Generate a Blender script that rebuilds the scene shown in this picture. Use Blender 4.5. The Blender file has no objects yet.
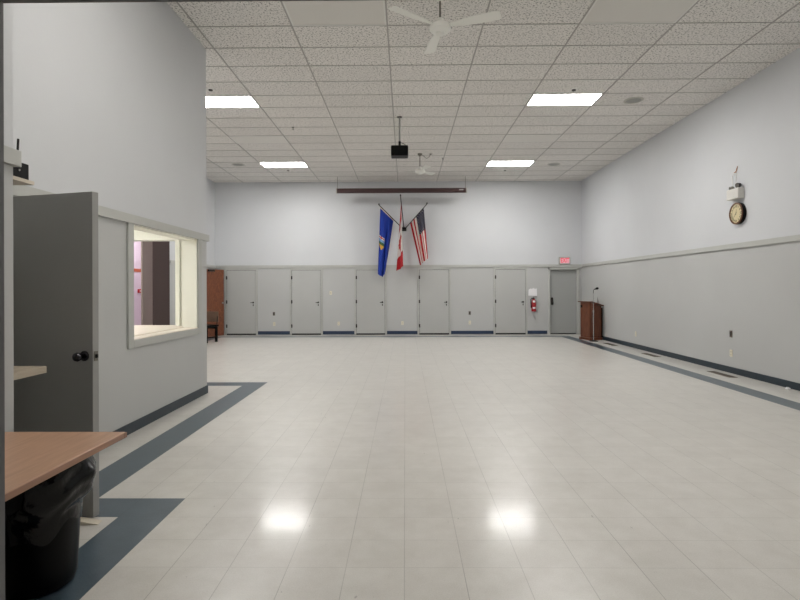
import bpy, math, random
from mathutils import Vector, Matrix
random.seed(7)
S = bpy.context.scene
COL = S.collection
PI = math.pi

# ------------------------------------------------------------------ materials
MATS = {}
def lin(c):
    return tuple((x/12.92 if x <= .04045 else ((x+.055)/1.055)**2.4) for x in [v/255 for v in c])
def mat(name, rgb, rough=.5, metal=0., spec=.5, bump=None, var=None, coat=0.):
    """rgb: sRGB 0-255 paint colour; bump=(scale,strength); var=(scale,amount) mottling"""
    if name in MATS: return MATS[name]
    m = bpy.data.materials.new(name); m.use_nodes = True
    nt = m.node_tree; b = nt.nodes['Principled BSDF']
    c = lin(rgb) + (1,)
    b.inputs['Base Color'].default_value = c
    b.inputs['Roughness'].default_value = rough
    b.inputs['Metallic'].default_value = metal
    b.inputs['Specular IOR Level'].default_value = spec
    b.inputs['Coat Weight'].default_value = coat
    tc = nt.nodes.new('ShaderNodeTexCoord')
    if var:
        n = nt.nodes.new('ShaderNodeTexNoise'); n.inputs['Scale'].default_value = var[0]; n.inputs['Detail'].default_value = 4
        nt.links.new(tc.outputs['Object'], n.inputs['Vector'])
        r = nt.nodes.new('ShaderNodeMapRange')
        r.inputs['From Min'].default_value = .3; r.inputs['From Max'].default_value = .7
        r.inputs['To Min'].default_value = 1-var[1]; r.inputs['To Max'].default_value = 1+var[1]*.5
        nt.links.new(n.outputs['Fac'], r.inputs['Value'])
        mx = nt.nodes.new('ShaderNodeVectorMath'); mx.operation = 'SCALE'; mx.inputs[0].default_value = c[:3]
        nt.links.new(r.outputs['Result'], mx.inputs['Scale']); nt.links.new(mx.outputs[0], b.inputs['Base Color'])
    if bump:
        n = nt.nodes.new('ShaderNodeTexNoise'); n.inputs['Scale'].default_value = bump[0]; n.inputs['Detail'].default_value = 3
        nt.links.new(tc.outputs['Object'], n.inputs['Vector'])
        bp = nt.nodes.new('ShaderNodeBump'); bp.inputs['Strength'].default_value = bump[1]; bp.inputs['Distance'].default_value = .01
        nt.links.new(n.outputs['Fac'], bp.inputs['Height']); nt.links.new(bp.outputs[0], b.inputs['Normal'])
    MATS[name] = m
    return m
def emit(name, rgb, strength, k=1.):
    m = bpy.data.materials.new(name); m.use_nodes = True
    b = m.node_tree.nodes['Principled BSDF']
    b.inputs['Base Color'].default_value = tuple(x*k for x in lin(rgb))+(1,)
    b.inputs['Emission Color'].default_value = lin(rgb)+(1,)
    b.inputs['Emission Strength'].default_value = strength
    MATS[name] = m
    return m
def wood(name, a, b_, scale=(1,14,14), rough=.4, dist=3.):
    m = bpy.data.materials.new(name); m.use_nodes = True
    nt = m.node_tree; b = nt.nodes['Principled BSDF']; b.inputs['Roughness'].default_value = rough
    tc = nt.nodes.new('ShaderNodeTexCoord'); mp = nt.nodes.new('ShaderNodeMapping'); mp.inputs['Scale'].default_value = scale
    nt.links.new(tc.outputs['Object'], mp.inputs['Vector'])
    n = nt.nodes.new('ShaderNodeTexNoise'); n.inputs['Scale'].default_value = 4; n.inputs['Detail'].default_value = 6; n.inputs['Distortion'].default_value = dist*.2
    nt.links.new(mp.outputs[0], n.inputs['Vector'])
    r = nt.nodes.new('ShaderNodeValToRGB')
    r.color_ramp.elements[0].position = .3; r.color_ramp.elements[0].color = lin(a)+(1,)
    r.color_ramp.elements[1].position = .7; r.color_ramp.elements[1].color = lin(b_)+(1,)
    nt.links.new(n.outputs['Fac'], r.inputs['Fac']); nt.links.new(r.outputs[0], b.inputs['Base Color'])
    MATS[name] = m
    return m

UP = mat('paint upper', (206,208,211), .55, bump=(60,.06), var=(.7,.04))
LO = mat('paint lower', (186,187,186), .5, bump=(60,.06), var=(.7,.04))
TRIM = mat('trim paint', (183,184,180), .45, var=(3,.05))
CREAM = mat('cream paint', (228,228,220), .5)
DOORP = mat('door paint', (181,182,180), .42, var=(1.2,.03))
DGREY = mat('door grey', (160,160,157), .45, var=(2,.04))
FRAMEG = mat('steel frame grey', (110,110,112), .5)
NAVY = mat('cove base', (30,45,55), .4)
NAVYB = mat('cove base navy', (36,52,78), .4)
DARK = mat('dark gap', (18,18,18), .8)
BRONZE = mat('dark bronze', (58,54,50), .35, .8)
CHROME = mat('chrome', (200,200,200), .18, 1.)
BLACKM = mat('black metal', (16,16,17), .4, .3)
BLACKP = mat('black plastic', (6,6,7), .35, 0., .12)
WHITEP = mat('white plastic', (225,224,220), .4)
IVORY = mat('ivory plastic', (222,215,192), .4)
GREYPL = mat('grey plate', (118,114,106), .4, .3)
STEEL = mat('steel', (165,165,162), .3, .9)
REDP = mat('red paint', (150,26,34), .3)
PAPER = mat('paper', (235,234,236), .8)
FANW = mat('fan white', (236,236,230), .4)
LENS = mat('unlit lens', (216,213,207), .35, bump=(300,.1))
GRILLE = mat('grille', (150,150,146), .5)
LAM = wood('laminate maple', (176,140,116), (192,155,128), (12,1.2,8), .38)
LAMEDGE = wood('laminate edge', (146,108,86), (160,120,96), (12,1.2,8), .4)
OAK = wood('lectern oak', (74,40,26), (122,70,44), (16,16,1.2), .35)
REDWOOD = wood('stained door', (92,50,32), (136,80,52), (3,3,1.2), .4, 14.)
LEDGE = wood('ledge wood', (168,156,138), (186,174,156), (10,1.5,8), .45)
TAN = mat('tan counter', (222,213,200), .35, var=(6,.03))
PINK = mat('pink paint', (214,202,212), .6)
TAUPE = mat('taupe paint', (170,158,150), .6)
BROWN = mat('brown vinyl', (70,54,52), .5)
RUST = mat('rust rail', (176,92,56), .45)
CANVAS = mat('tan vinyl', (120,92,74), .5)
MAROON = mat('maroon case', (62,40,40), .4)
LIT = emit('lamp lit', (255,253,250), 30.)
LITD = emit('dim lamp lit', (255,250,242), 18.)  # weaker emission than the main hall lamps
LITK = emit('kitchen lamp lit', (255,253,246), 13.5)
LITF = emit('foyer fill lit', (255,246,250), 8.)  # emission of the fill lamp added for the foyer wall
EXITBG = emit('exit face', (245,196,206), .42, .2)
EXITRED = emit('exit letters', (205,4,34), .6, .2)

def bag_mat():
    m = bpy.data.materials.new('bin bag film'); m.use_nodes = True
    nt = m.node_tree; b = nt.nodes['Principled BSDF']
    b.inputs['Base Color'].default_value = (.002,.002,.0022,1); b.inputs['Roughness'].default_value = .12
    b.inputs['Specular IOR Level'].default_value = .3
    tc = nt.nodes.new('ShaderNodeTexCoord'); mp = nt.nodes.new('ShaderNodeMapping'); mp.inputs['Scale'].default_value = (1,1,.6)
    nt.links.new(tc.outputs['Object'], mp.inputs[0])
    v = nt.nodes.new('ShaderNodeTexNoise'); v.inputs['Scale'].default_value = 11; v.inputs['Detail'].default_value = 5; v.inputs['Distortion'].default_value = 1.5
    nt.links.new(mp.outputs[0], v.inputs['Vector'])
    bp = nt.nodes.new('ShaderNodeBump'); bp.inputs['Strength'].default_value = .25; bp.inputs['Distance'].default_value = .02
    nt.links.new(v.outputs['Fac'], bp.inputs['Height']); nt.links.new(bp.outputs[0], b.inputs['Normal'])
    return m
BAG = bag_mat()

def ceiling_mat():
    m = bpy.data.materials.new('acoustic tile'); m.use_nodes = True
    nt = m.node_tree; b = nt.nodes['Principled BSDF']; b.inputs['Roughness'].default_value = .9
    b.inputs['Specular IOR Level'].default_value = .1
    tc = nt.nodes.new('ShaderNodeTexCoord')
    n = nt.nodes.new('ShaderNodeTexNoise'); n.inputs['Scale'].default_value = 42; n.inputs['Detail'].default_value = 2; n.inputs['Roughness'].default_value = .6
    nt.links.new(tc.outputs['Object'], n.inputs['Vector'])
    r = nt.nodes.new('ShaderNodeValToRGB'); e = r.color_ramp.elements
    e[0].position = .36; e[0].color = lin((150,148,144))+(1,)
    e[1].position = .47; e[1].color = lin((232,229,225))+(1,)
    nt.links.new(n.outputs['Fac'], r.inputs['Fac'])
    # each tile a slightly different shade
    sp = nt.nodes.new('ShaderNodeSeparateXYZ'); nt.links.new(tc.outputs['Object'], sp.inputs[0])
    def cell(out, off, size):
        a = nt.nodes.new('ShaderNodeMath'); a.operation = 'SUBTRACT'; a.inputs[1].default_value = off; nt.links.new(out, a.inputs[0])
        d = nt.nodes.new('ShaderNodeMath'); d.operation = 'DIVIDE'; d.inputs[1].default_value = size; nt.links.new(a.outputs[0], d.inputs[0])
        f = nt.nodes.new('ShaderNodeMath'); f.operation = 'FLOOR'; nt.links.new(d.outputs[0], f.inputs[0]); return f.outputs[0]
    cb = nt.nodes.new('ShaderNodeCombineXYZ')
    nt.links.new(cell(sp.outputs[0], -2.6556, 1.2192), cb.inputs[0]); nt.links.new(cell(sp.outputs[1], 6.79, .6096), cb.inputs[1])
    wn = nt.nodes.new('ShaderNodeTexWhiteNoise'); wn.noise_dimensions = '3D'; nt.links.new(cb.outputs[0], wn.inputs['Vector'])
    mr = nt.nodes.new('ShaderNodeMapRange'); mr.inputs['To Min'].default_value = .95; mr.inputs['To Max'].default_value = 1.02
    nt.links.new(wn.outputs['Value'], mr.inputs['Value'])
    mx = nt.nodes.new('ShaderNodeVectorMath'); mx.operation = 'SCALE'
    nt.links.new(r.outputs[0], mx.inputs[0]); nt.links.new(mr.outputs[0], mx.inputs['Scale']); nt.links.new(mx.outputs[0], b.inputs['Base Color'])
    return m
def floor_mat(name, base, alt, rough, gx, gy, seam=.72):
    """waxed 12-inch vinyl tile: seams, per-tile tone, mottling, scuffs"""
    m = bpy.data.materials.new(name); m.use_nodes = True
    nt = m.node_tree; b = nt.nodes['Principled BSDF']
    L = nt.links.new
    tc = nt.nodes.new('ShaderNodeTexCoord'); sp = nt.nodes.new('ShaderNodeSeparateXYZ'); L(tc.outputs['Object'], sp.inputs[0])
    def M(op, a, bb=None, c=None):
        n = nt.nodes.new('ShaderNodeMath'); n.operation = op
        for i, v in enumerate((a, bb, c)):
            if v is None: continue
            if isinstance(v, (int, float)): n.inputs[i].default_value = v
            else: L(v, n.inputs[i])
        return n.outputs[0]
    T = .3048
    ux = M('DIVIDE', M('SUBTRACT', sp.outputs[0], gx), T); uy = M('DIVIDE', M('SUBTRACT', sp.outputs[1], gy), T)
    fx = M('PINGPONG', ux, .5); fy = M('PINGPONG', uy, .5)
    sx = M('LESS_THAN', fx, .0065); sy = M('LESS_THAN', fy, .0055)
    cb = nt.nodes.new('ShaderNodeCombineXYZ'); L(M('FLOOR', ux), cb.inputs[0]); L(M('FLOOR', uy), cb.inputs[1])
    wn = nt.nodes.new('ShaderNodeTexWhiteNoise'); wn.noise_dimensions = '3D'; L(cb.outputs[0], wn.inputs['Vector'])
    n1 = nt.nodes.new('ShaderNodeTexNoise'); n1.inputs['Scale'].default_value = 5; n1.inputs['Detail'].default_value = 8; n1.inputs['Roughness'].default_value = .65
    L(tc.outputs['Object'], n1.inputs['Vector'])
    n2 = nt.nodes.new('ShaderNodeTexNoise'); n2.inputs['Scale'].default_value = 150; n2.inputs['Detail'].default_value = 2
    L(tc.outputs['Object'], n2.inputs['Vector'])
    fac = M('ADD', M('MULTIPLY', n1.outputs['Fac'], .55), M('MULTIPLY', n2.outputs['Fac'], .45))
    r = nt.nodes.new('ShaderNodeValToRGB'); e = r.color_ramp.elements
    e[0].position = .36; e[0].color = lin(alt)+(1,); e[1].position = .62; e[1].color = lin(base)+(1,)
    L(fac, r.inputs['Fac'])
    # sparse little scuffs
    mp = nt.nodes.new('ShaderNodeMapping'); mp.inputs['Scale'].default_value = (26,9,1); mp.inputs['Rotation'].default_value = (0,0,.3); L(tc.outputs['Object'], mp.inputs[0])
    n3 = nt.nodes.new('ShaderNodeTexNoise'); n3.inputs['Scale'].default_value = 1.; n3.inputs['Detail'].default_value = 3; L(mp.outputs[0], n3.inputs['Vector'])
    scuff = M('GREATER_THAN', n3.outputs['Fac'], .745)
    n4 = nt.nodes.new('ShaderNodeTexNoise'); n4.inputs['Scale'].default_value = 1.1; L(tc.outputs['Object'], n4.inputs['Vector'])
    seamx = M('MULTIPLY', sx, M('MULTIPLY', M('SUBTRACT', n4.outputs['Fac'], .05), 1-seam+.38))
    seamy = M('MULTIPLY', sy, (1-seam)*.8)
    dark = M('SUBTRACT', 1., M('MAXIMUM', M('MAXIMUM', seamx, seamy), M('MULTIPLY', scuff, .35)))
    tone = M('MULTIPLY', dark, M('ADD', M('MULTIPLY', wn.outputs['Value'], .045), .97))
    mx = nt.nodes.new('ShaderNodeVectorMath'); mx.operation = 'SCALE'; L(r.outputs[0], mx.inputs[0]); L(tone, mx.inputs['Scale'])
    L(mx.outputs[0], b.inputs['Base Color']); b.inputs['Specular IOR Level'].default_value = .3; b.inputs['Coat Weight'].default_value = .3; b.inputs['Coat Roughness'].default_value = .125
    # worn wax: gloss varies, surface slightly wavy
    rr = nt.nodes.new('ShaderNodeMapRange'); rr.inputs['To Min'].default_value = rough-.02; rr.inputs['To Max'].default_value = rough+.04
    rr.inputs['From Min'].default_value = .3; rr.inputs['From Max'].default_value = .7
    L(n1.outputs['Fac'], rr.inputs['Value']); L(rr.outputs[0], b.inputs['Roughness'])
    n5 = nt.nodes.new('ShaderNodeTexNoise'); n5.inputs['Scale'].default_value = 7; n5.inputs['Detail'].default_value = 2; L(tc.outputs['Object'], n5.inputs['Vector'])
    bp = nt.nodes.new('ShaderNodeBump'); bp.inputs['Strength'].default_value = .06; bp.inputs['Distance'].default_value = .004
    L(n5.outputs['Fac'], bp.inputs['Height']); L(bp.outputs[0], b.inputs['Normal']); L(bp.outputs[0], b.inputs['Coat Normal'])
    return m
CEIL = ceiling_mat()
GRID = mat('ceiling grid', (166,163,158), .5)
FLOOR = floor_mat('waxed vinyl tile', (207,205,200), (192,189,183), .31, -2.142, 3.68)
STRIPE = floor_mat('blue vinyl tile', (80,95,105), (62,76,87), .3, -2.142, 3.68, .9)

# ------------------------------------------------------------------ mesh builder
class MB:
    def __init__(s): s.v=[]; s.f=[]; s.mi=[]; s.sm=[]
    def add(s, vs, fs, mi=0, smooth=False):
        o=len(s.v); s.v += [tuple(v) for v in vs]
        for f in fs: s.f.append([o+i for i in f]); s.mi.append(mi); s.sm.append(smooth)
        return s
    def box(s, x0,x1,y0,y1,z0,z1, mi=0, M=None):
        vs=[(x0,y0,z0),(x1,y0,z0),(x1,y1,z0),(x0,y1,z0),(x0,y0,z1),(x1,y0,z1),(x1,y1,z1),(x0,y1,z1)]
        if M: vs=[M@Vector(v) for v in vs]
        return s.add(vs,[(0,3,2,1),(4,5,6,7),(0,1,5,4),(1,2,6,5),(2,3,7,6),(3,0,4,7)],mi)
    def lathe(s, prof, n=24, M=None, mi=0, closed=True):
        """prof: list of (r,z) round local z"""
        vs=[]; fs=[]
        for r,z in prof:
            for k in range(n):
                a=2*PI*k/n; vs.append(Vector((r*math.cos(a), r*math.sin(a), z)))
        for j in range(len(prof)-1):
            for k in range(n):
                a=j*n+k; b=j*n+(k+1)%n; fs.append((a,b,b+n,a+n))
        if closed:
            fs.append(tuple(range(n))[::-1]); fs.append(tuple((len(prof)-1)*n+k for k in range(n)))
        if M: vs=[M@v for v in vs]
        return s.add(vs,fs,mi,True)
    def tube(s, pts, r, n=8, mi=0):
        pts=[Vector(p) for p in pts]; rs = r if isinstance(r,(list,tuple)) else [r]*len(pts)
        vs=[]; fs=[]; up=None
        for i,p in enumerate(pts):
            d=(pts[min(i+1,len(pts)-1)]-pts[max(i-1,0)]).normalized()
            if up is None: up = Vector((0,0,1)) if abs(d.z)<.9 else Vector((1,0,0))
            a=d.cross(up).normalized(); b=a.cross(d).normalized(); up=b
            for k in range(n):
                t=2*PI*k/n; vs.append(p+rs[i]*(math.cos(t)*a+math.sin(t)*b))
        for i in range(len(pts)-1):
            for k in range(n):
                q=i*n+k; w=i*n+(k+1)%n; fs.append((q,w,w+n,q+n))
        fs.append(tuple(range(n))[::-1]); fs.append(tuple((len(pts)-1)*n+k for k in range(n)))
        return s.add(vs,fs,mi,True)
    def prism(s, poly, z0, z1, M=None, mi=0):
        n=len(poly); vs=[Vector((x,y,z0)) for x,y in poly]+[Vector((x,y,z1)) for x,y in poly]
        if M: vs=[M@v for v in vs]
        fs=[tuple(range(n))[::-1], tuple(range(n,2*n))]+[(k,(k+1)%n,n+(k+1)%n,n+k) for k in range(n)]
        return s.add(vs,fs,mi)
    def build(s, name, mats, parent=None, bevel=0, smooth=True, label=None, solid=0):
        me=bpy.data.meshes.new(name); me.from_pydata(s.v,[],s.f)
        for m in (mats if isinstance(mats,(list,tuple)) else [mats]): me.materials.append(m)
        me.polygons.foreach_set('material_index', s.mi)
        me.polygons.foreach_set('use_smooth', s.sm)
        me.update()
        import bmesh
        bm=bmesh.new(); bm.from_mesh(me); bmesh.ops.recalc_face_normals(bm, faces=bm.faces); bm.to_mesh(me); bm.free()
        if any(s.sm): me.set_sharp_from_angle(angle=math.radians(40))
        o=bpy.data.objects.new(name,me); COL.objects.link(o)
        if parent: o.parent=parent
        if bevel:
            b=o.modifiers.new('bevel','BEVEL'); b.width=bevel; b.segments=2; b.limit_method='ANGLE'
        if solid:
            b=o.modifiers.new('solid','SOLIDIFY'); b.thickness=solid; b.offset=0
        if label: o['label']=label
        return o
def thing(name,label,cat,loc=(0,0,0),rz=0,group=None):
    o=bpy.data.objects.new(name,None); o.empty_display_size=.1; COL.objects.link(o)
    o.location=loc; o.rotation_euler=(0,0,rz); return tag(o,label,cat,group)
def tag(o,label,cat,group=None):
    o['label']=label; o['category']=cat
    if group: o['group']=group
    return o
def struct(o, label=None):
    o['kind']='structure'
    if label: o['label']=label
    return o
def dup(root, loc, label, rz=None):
    r=root.copy(); COL.objects.link(r); r.location=loc; r['label']=label
    if rz is not None: r.rotation_euler=(0,0,rz)
    for ch in list(root.children):
        c=ch.copy(); COL.objects.link(c); c.parent=r
        for g in list(ch.children):
            d=g.copy(); COL.objects.link(d); d.parent=c
    return r
def rot(axis,a): return Matrix.Rotation(a,4,axis)
def tr(*p): return Matrix.Translation(Vector(p))

# ------------------------------------------------------------------ camera (solved from the tile grid)
F=534.4; YAW,ROL=-.0097,-.0030; CYO=-11.69; CH=1.4556; OY=-.02
def ray(px,py):
    u=(px-400)/F; v=(300+CYO-py)/F
    cr,sr=math.cos(ROL),math.sin(ROL); u,v=cr*u-sr*v, sr*u+cr*v
    d=(u,1,v)
    cy,sy=math.cos(YAW),math.sin(YAW); return Vector((cy*d[0]+sy*d[1],-sy*d[0]+cy*d[1],d[2]))
fwd=ray(400,300+CYO); right=(ray(401,300+CYO)-fwd).normalized(); up=(ray(400,299+CYO)-fwd).normalized()
cam=bpy.data.cameras.new('camera'); co=bpy.data.objects.new('camera',cam); COL.objects.link(co)
cam.sensor_width=36; cam.lens=36*F/800; cam.shift_y=CYO/800; cam.clip_start=.05
f=fwd.normalized()
co.matrix_world=Matrix(((right.x,up.x,-f.x,0),(right.y,up.y,-f.y,OY),(right.z,up.z,-f.z,CH),(0,0,0,1)))
S.camera=co

# ------------------------------------------------------------------ the shell
YB=16.771; XR=5.533; HC=4.81; XL=-2.78; XA=-5.99; YN=2.77; XN=-2.06; YE=7.437
SPLIT=2.15
def wbox(m,x0,x1,y0,y1,z0=0,z1=HC):
    if z0<SPLIT: m.box(x0,x1,y0,y1,z0,min(z1,SPLIT),1)
    if z1>SPLIT: m.box(x0,x1,y0,y1,max(z0,SPLIT),z1,0)
WM=[UP,LO]
# floor: one sheet, border tiles inlaid
xs=[-9.4,-5.83,-5.52,-2.45,-2.142,-1.837,-1.532,4.645,4.95,5.75]
ys=[-.9,3.375,3.68,7.975,8.28,15.94,16.245,19.6]
def blue(x,y):
    if 4.645<x<4.95 and 0<y<16.245: return 1
    if 15.94<y<16.245 and -5.83<x<4.95: return 1
    if -5.83<x<-5.52 and 7.975<y<16.245: return 1
    if 7.975<y<8.28 and -5.83<x<-2.142: return 1
    if -2.45<x<-2.142 and 3.375<y<8.28: return 1
    if 3.375<y<3.68 and -2.45<x<-1.532: return 1
    if -1.837<x<-1.532 and y<3.68: return 1
    return 0
m=MB()
for i in range(len(xs)-1):
    for j in range(len(ys)-1):
        x0,x1,y0,y1=xs[i],xs[i+1],ys[j],ys[j+1]
        m.add([(x0,y0,0),(x1,y0,0),(x1,y1,0),(x0,y1,0)],[(0,1,2,3)],blue((x0+x1)/2,(y0+y1)/2))
fl=m.build('floor',[FLOOR,STRIPE]); struct(fl,'cream waxed tile floor with a blue border')
m=MB(); m.box(-6.2,5.75,.95,17.05,HC,HC+.08); struct(m.build('ceiling',CEIL),'speckled drop ceiling tiles')
# ceiling grid
m=MB(); CX0,CY0=-2.6556,6.79
x=CX0-2*1.2192
while x<XR-.02:
    if x>XA: m.box(x-.010,x+.010,1.09,YB,HC-.006,HC+.002)
    x+=1.2192
y=CY0-9*.6096
while y<YB:
    if y>1.12: m.box(XA+.01,XR,y-.008,y+.008,HC-.005,HC+.002)
    y+=.6096
struct(m.build('trim_1',GRID),'ceiling grid bars')
# back wall with exit recess
EX0,EX1,EZ=4.53,5.405,2.035
m=MB(); wbox(m,-6.2,EX0,YB,YB+.2); wbox(m,EX1,5.75,YB,YB+.2); wbox(m,EX0,EX1,YB,YB+.2,EZ,HC)
struct(m.build('wall_back',WM),'back wall, white above and grey below')
m=MB(); wbox(m,XR,XR+.2,.95,YB+.2); struct(m.build('wall_right',WM))
# left partition with doorway and serving window
WY0,WY1,WZ0,WZ1=5.392,7.09,.934,2.122
DY0,DY1=3.56,4.46
m=MB(); x0,x1=XL-.17,XL
wbox(m,x0,x1,YN-.17,DY0); wbox(m,x0,x1,DY0,DY1,2.07,HC); wbox(m,x0,x1,DY1,WY0)
wbox(m,x0,x1,WY0,WY1,0,WZ0); wbox(m,x0,x1,WY0,WY1,WZ1,HC); wbox(m,x0,x1,WY1,YE)
struct(m.build('wall_left',WM),'left partition wall with the serving window')
m=MB(); wbox(m,XL-.17+.17,XN,YN-.17,YN); wbox(m,XN-.17,XN,.95,YN-.17)
struct(m.build('wall_near_left',WM))
m=MB(); wbox(m,XN-.17,-.86,.95,1.09); wbox(m,.95,XR,.95,1.09); wbox(m,-.86,.95,.95,1.09,2.075,HC)
struct(m.build('wall_front',WM))
# steel frame of the doorway the picture is taken from
m=MB()
m.box(-.89,-.85,.935,1.105,0,2.10); m.box(.95,.99,.935,1.105,0,2.10); m.box(-.85,.95,.935,1.105,2.0625,2.10)
struct(m.build('trim_2',FRAMEG),'dark grey door frame at the left picture edge')
# kitchen behind the partition
OX=-3.14
m=MB()
wbox(m,XA,XL-.17,7.29,YE,0,.93); wbox(m,XA,XL-.17,7.29,YE,2.135,HC); wbox(m,XA,-5.6,7.29,YE,.93,2.135); wbox(m,OX,XL-.17,7.29,YE,.93,2.135)
struct(m.build('wall_back_kitchen',WM))
m=MB()
m.box(XA,XL-.17,7.28,7.29,0,.93); m.box(XA,XL-.17,7.28,7.29,2.125,2.6); m.box(XA,-5.6,7.28,7.29,.93,2.125); m.box(OX,XL-.17,7.28,7.29,.93,2.125)
m.box(OX-.01,OX,7.28,YE+.01,.945,2.135); m.box(-5.6,OX,7.28,YE+.01,2.125,2.135)
m.box(-5.6,OX,7.255,7.28,2.125,2.20); m.box(OX-.002,OX+.055,7.255,7.28,.945,2.20)
struct(m.build('trim_3',CREAM),'cream lining of the inner serving opening')
m=MB(); m.box(XA-.16,XA,4.55,YE,0,2.6); struct(m.build('wall_left_kitchen',CREAM))
m=MB(); m.box(XA,XL-.17,4.55,4.67,0,2.6); struct(m.build('wall_front_kitchen',CREAM))
m=MB(); m.box(XA-.16,XL-.17,4.55,7.28,2.6,2.68); struct(m.build('ceiling_kitchen',CREAM))
# far-left wall with the wide opening and the foyer beyond
m=MB(); a,b=XA-.16,XA
wbox(m,a,b,YE,9.0); wbox(m,a,b,9.0,13.53,3.0,HC); wbox(m,a,b,13.53,YB)
struct(m.build('wall_far_left',WM))
m=MB(); m.box(-9.4,-9.2,8.8,19.6,0,3.6); struct(m.build('wall_left_foyer',PINK),'pinkish foyer wall')
m=MB(); m.box(-9.2,-6.15,8.8,8.95,0,3.6); struct(m.build('wall_front_foyer',PINK))
m=MB(); m.box(-9.2,-6.0,19.4,19.6,0,3.6); m.box(-6.2,-6.0,17.06,19.4,0,3.6); struct(m.build('wall_back_foyer',PINK))
m=MB(); m.box(-9.4,-6.16,8.8,19.6,3.6,3.7); m.box(-6.16,-6.0,17.06,19.6,3.6,3.7); struct(m.build('ceiling_foyer',CREAM))
m=MB(); m.box(-7.14,-7.1,14.36,15.3,0,3.6); struct(m.build('wall_stub_foyer',TAUPE),'taupe wall end in the foyer')
m=MB(); m.box(-9.2,-9.18,8.95,19.4,2.045,2.155); struct(m.build('trim_4',RUST),'rust coloured rail on the foyer wall')
# rails (chair-height trim boards)
def rail(n, boxes): 
    m=MB()
    for b in boxes: m.box(*b)
    struct(m.build(n,TRIM,bevel=.003),'grey trim board around the hall')
rz0,rz1=2.105,2.19
rail('trim_5',[(XA,XR,YB-.03,YB,rz0,rz1)])
rail('trim_6',[(XR-.03,XR,1.09,YB-.03,rz0,rz1)])
rail('trim_7',[(XL,XL+.03,YN+.03,YE+.03,rz0+.015,rz1+.02),(XL-.17,XL,YE,YE+.03,rz0+.015,rz1+.02)])
rail('trim_8',[(XN,XN+.025,1.09,YN+.03,rz0,rz1),(XL+.03,XN,YN,YN+.03,rz0,rz1)])
rail('trim_9',[(XA,XA+.03,13.53,YB-.03,rz0,rz1)])
# cove base
m=MB(); m.box(XR-.012,XR,1.09,YB,0,.105); struct(m.build('baseboard_right',NAVY))
m=MB(); m.box(XL,XL+.012,DY1+.06,YE+.012,0,.105); m.box(XL-.17,XL,YE,YE+.012,0,.105); struct(m.build('baseboard_left',NAVY))
m=MB(); m.box(XN,XN+.012,1.09,YN+.012,0,.105); m.box(XL,XN,YN,YN+.012,0,.105); struct(m.build('baseboard_near_left',NAVY))
m=MB()
DOORS=[(-5.617,-4.707),(-3.565,-2.658),(-1.532,-.642),(.448,1.368),(2.832,3.764)]
for a,b in [(-4.64,-3.632),(-2.59,-1.60),(-.575,.381),(1.435,2.765),(3.832,4.445)]: m.box(a,b,YB-.012,YB,.015,.118)
struct(m.build('baseboard_back',NAVYB))

# doors along the back wall
def lever(parent, x, y, z, s=-1):
    m=MB(); m.lathe([(.027,0),(.027,.012),(.012,.016),(.012,.05)],16,tr(x,y,z)@rot('X',PI/2))
    m.tube([(x,y-.05,z),(x+s*.02,y-.055,z),(x+s*.075,y-.05,z-.006)],.010,8)
    m.box(x-.012,x+.012,y-.008,y,z-.11,z-.055)
    return m.build('door_handle',BRONZE,parent)
for i,(a,b) in enumerate(DOORS):
    n=i+1
    m=MB(); m.box(a,b,YB-.022,YB-.004,.045,2.03)
    d=struct(m.build(f'door_{n}',DOORP,bevel=.002),'flush grey closet door in the back wall')
    m=MB(); m.box(a-.062,a-.008,YB-.03,YB,0,2.10); m.box(b+.008,b+.062,YB-.03,YB,0,2.10); m.box(a-.008,b+.008,YB-.03,YB,2.038,2.10)
    m.build('door_frame',TRIM,d,bevel=.003)
    m=MB(); m.box(a-.008,b+.008,YB-.003,YB-.0005,0,2.038); m.build('gap',DARK,d)
    for z in (.28,1.04,1.80):
        m=MB(); m.lathe([(.009,-.055),(.009,.055)],10,tr(a-.004,YB-.036,z)); m.box(a-.022,a+.02,YB-.031,YB-.026,z-.05,z+.05); m.build('hinge',BRONZE,d)
    lever(d,b-.075,YB-.022,1.02)
# exit door in its recess
m=MB(); m.box(EX0+.018,EX1-.018,YB+.085,YB+.13,.03,EZ-.018)
d=struct(m.build('door_6',mat('exit door grey',(160,162,160),.45)),'recessed grey exit door beside the lectern')
m=MB(); m.box(EX0-.05,EX0,YB-.03,YB,0,2.09); m.box(EX1,EX1+.05,YB-.03,YB,0,2.09); m.box(EX0-.05,EX1+.05,YB-.03,YB,EZ,2.09)
m.box(EX0,EX0+.015,YB,YB+.15,0,EZ); m.box(EX1-.015,EX1,YB,YB+.15,0,EZ); m.box(EX0+.015,EX1-.015,YB,YB+.15,EZ-.015,EZ); m.build('door_frame',TRIM,d)
m=MB(); m.box(EX0+.015,EX1-.015,YB+.14,YB+.16,0,EZ-.015); m.build('gap',DARK,d)
m=MB(); m.box(EX0+.06,EX0+.12,YB+.06,YB+.085,.92,1.15); m.tube([(EX0+.09,YB+.06,1.12),(EX0+.09,YB+.02,1.10),(EX0+.09,YB+.02,.97),(EX0+.09,YB+.06,.95)],.011); m.build('door_handle',BRONZE,d)
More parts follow.
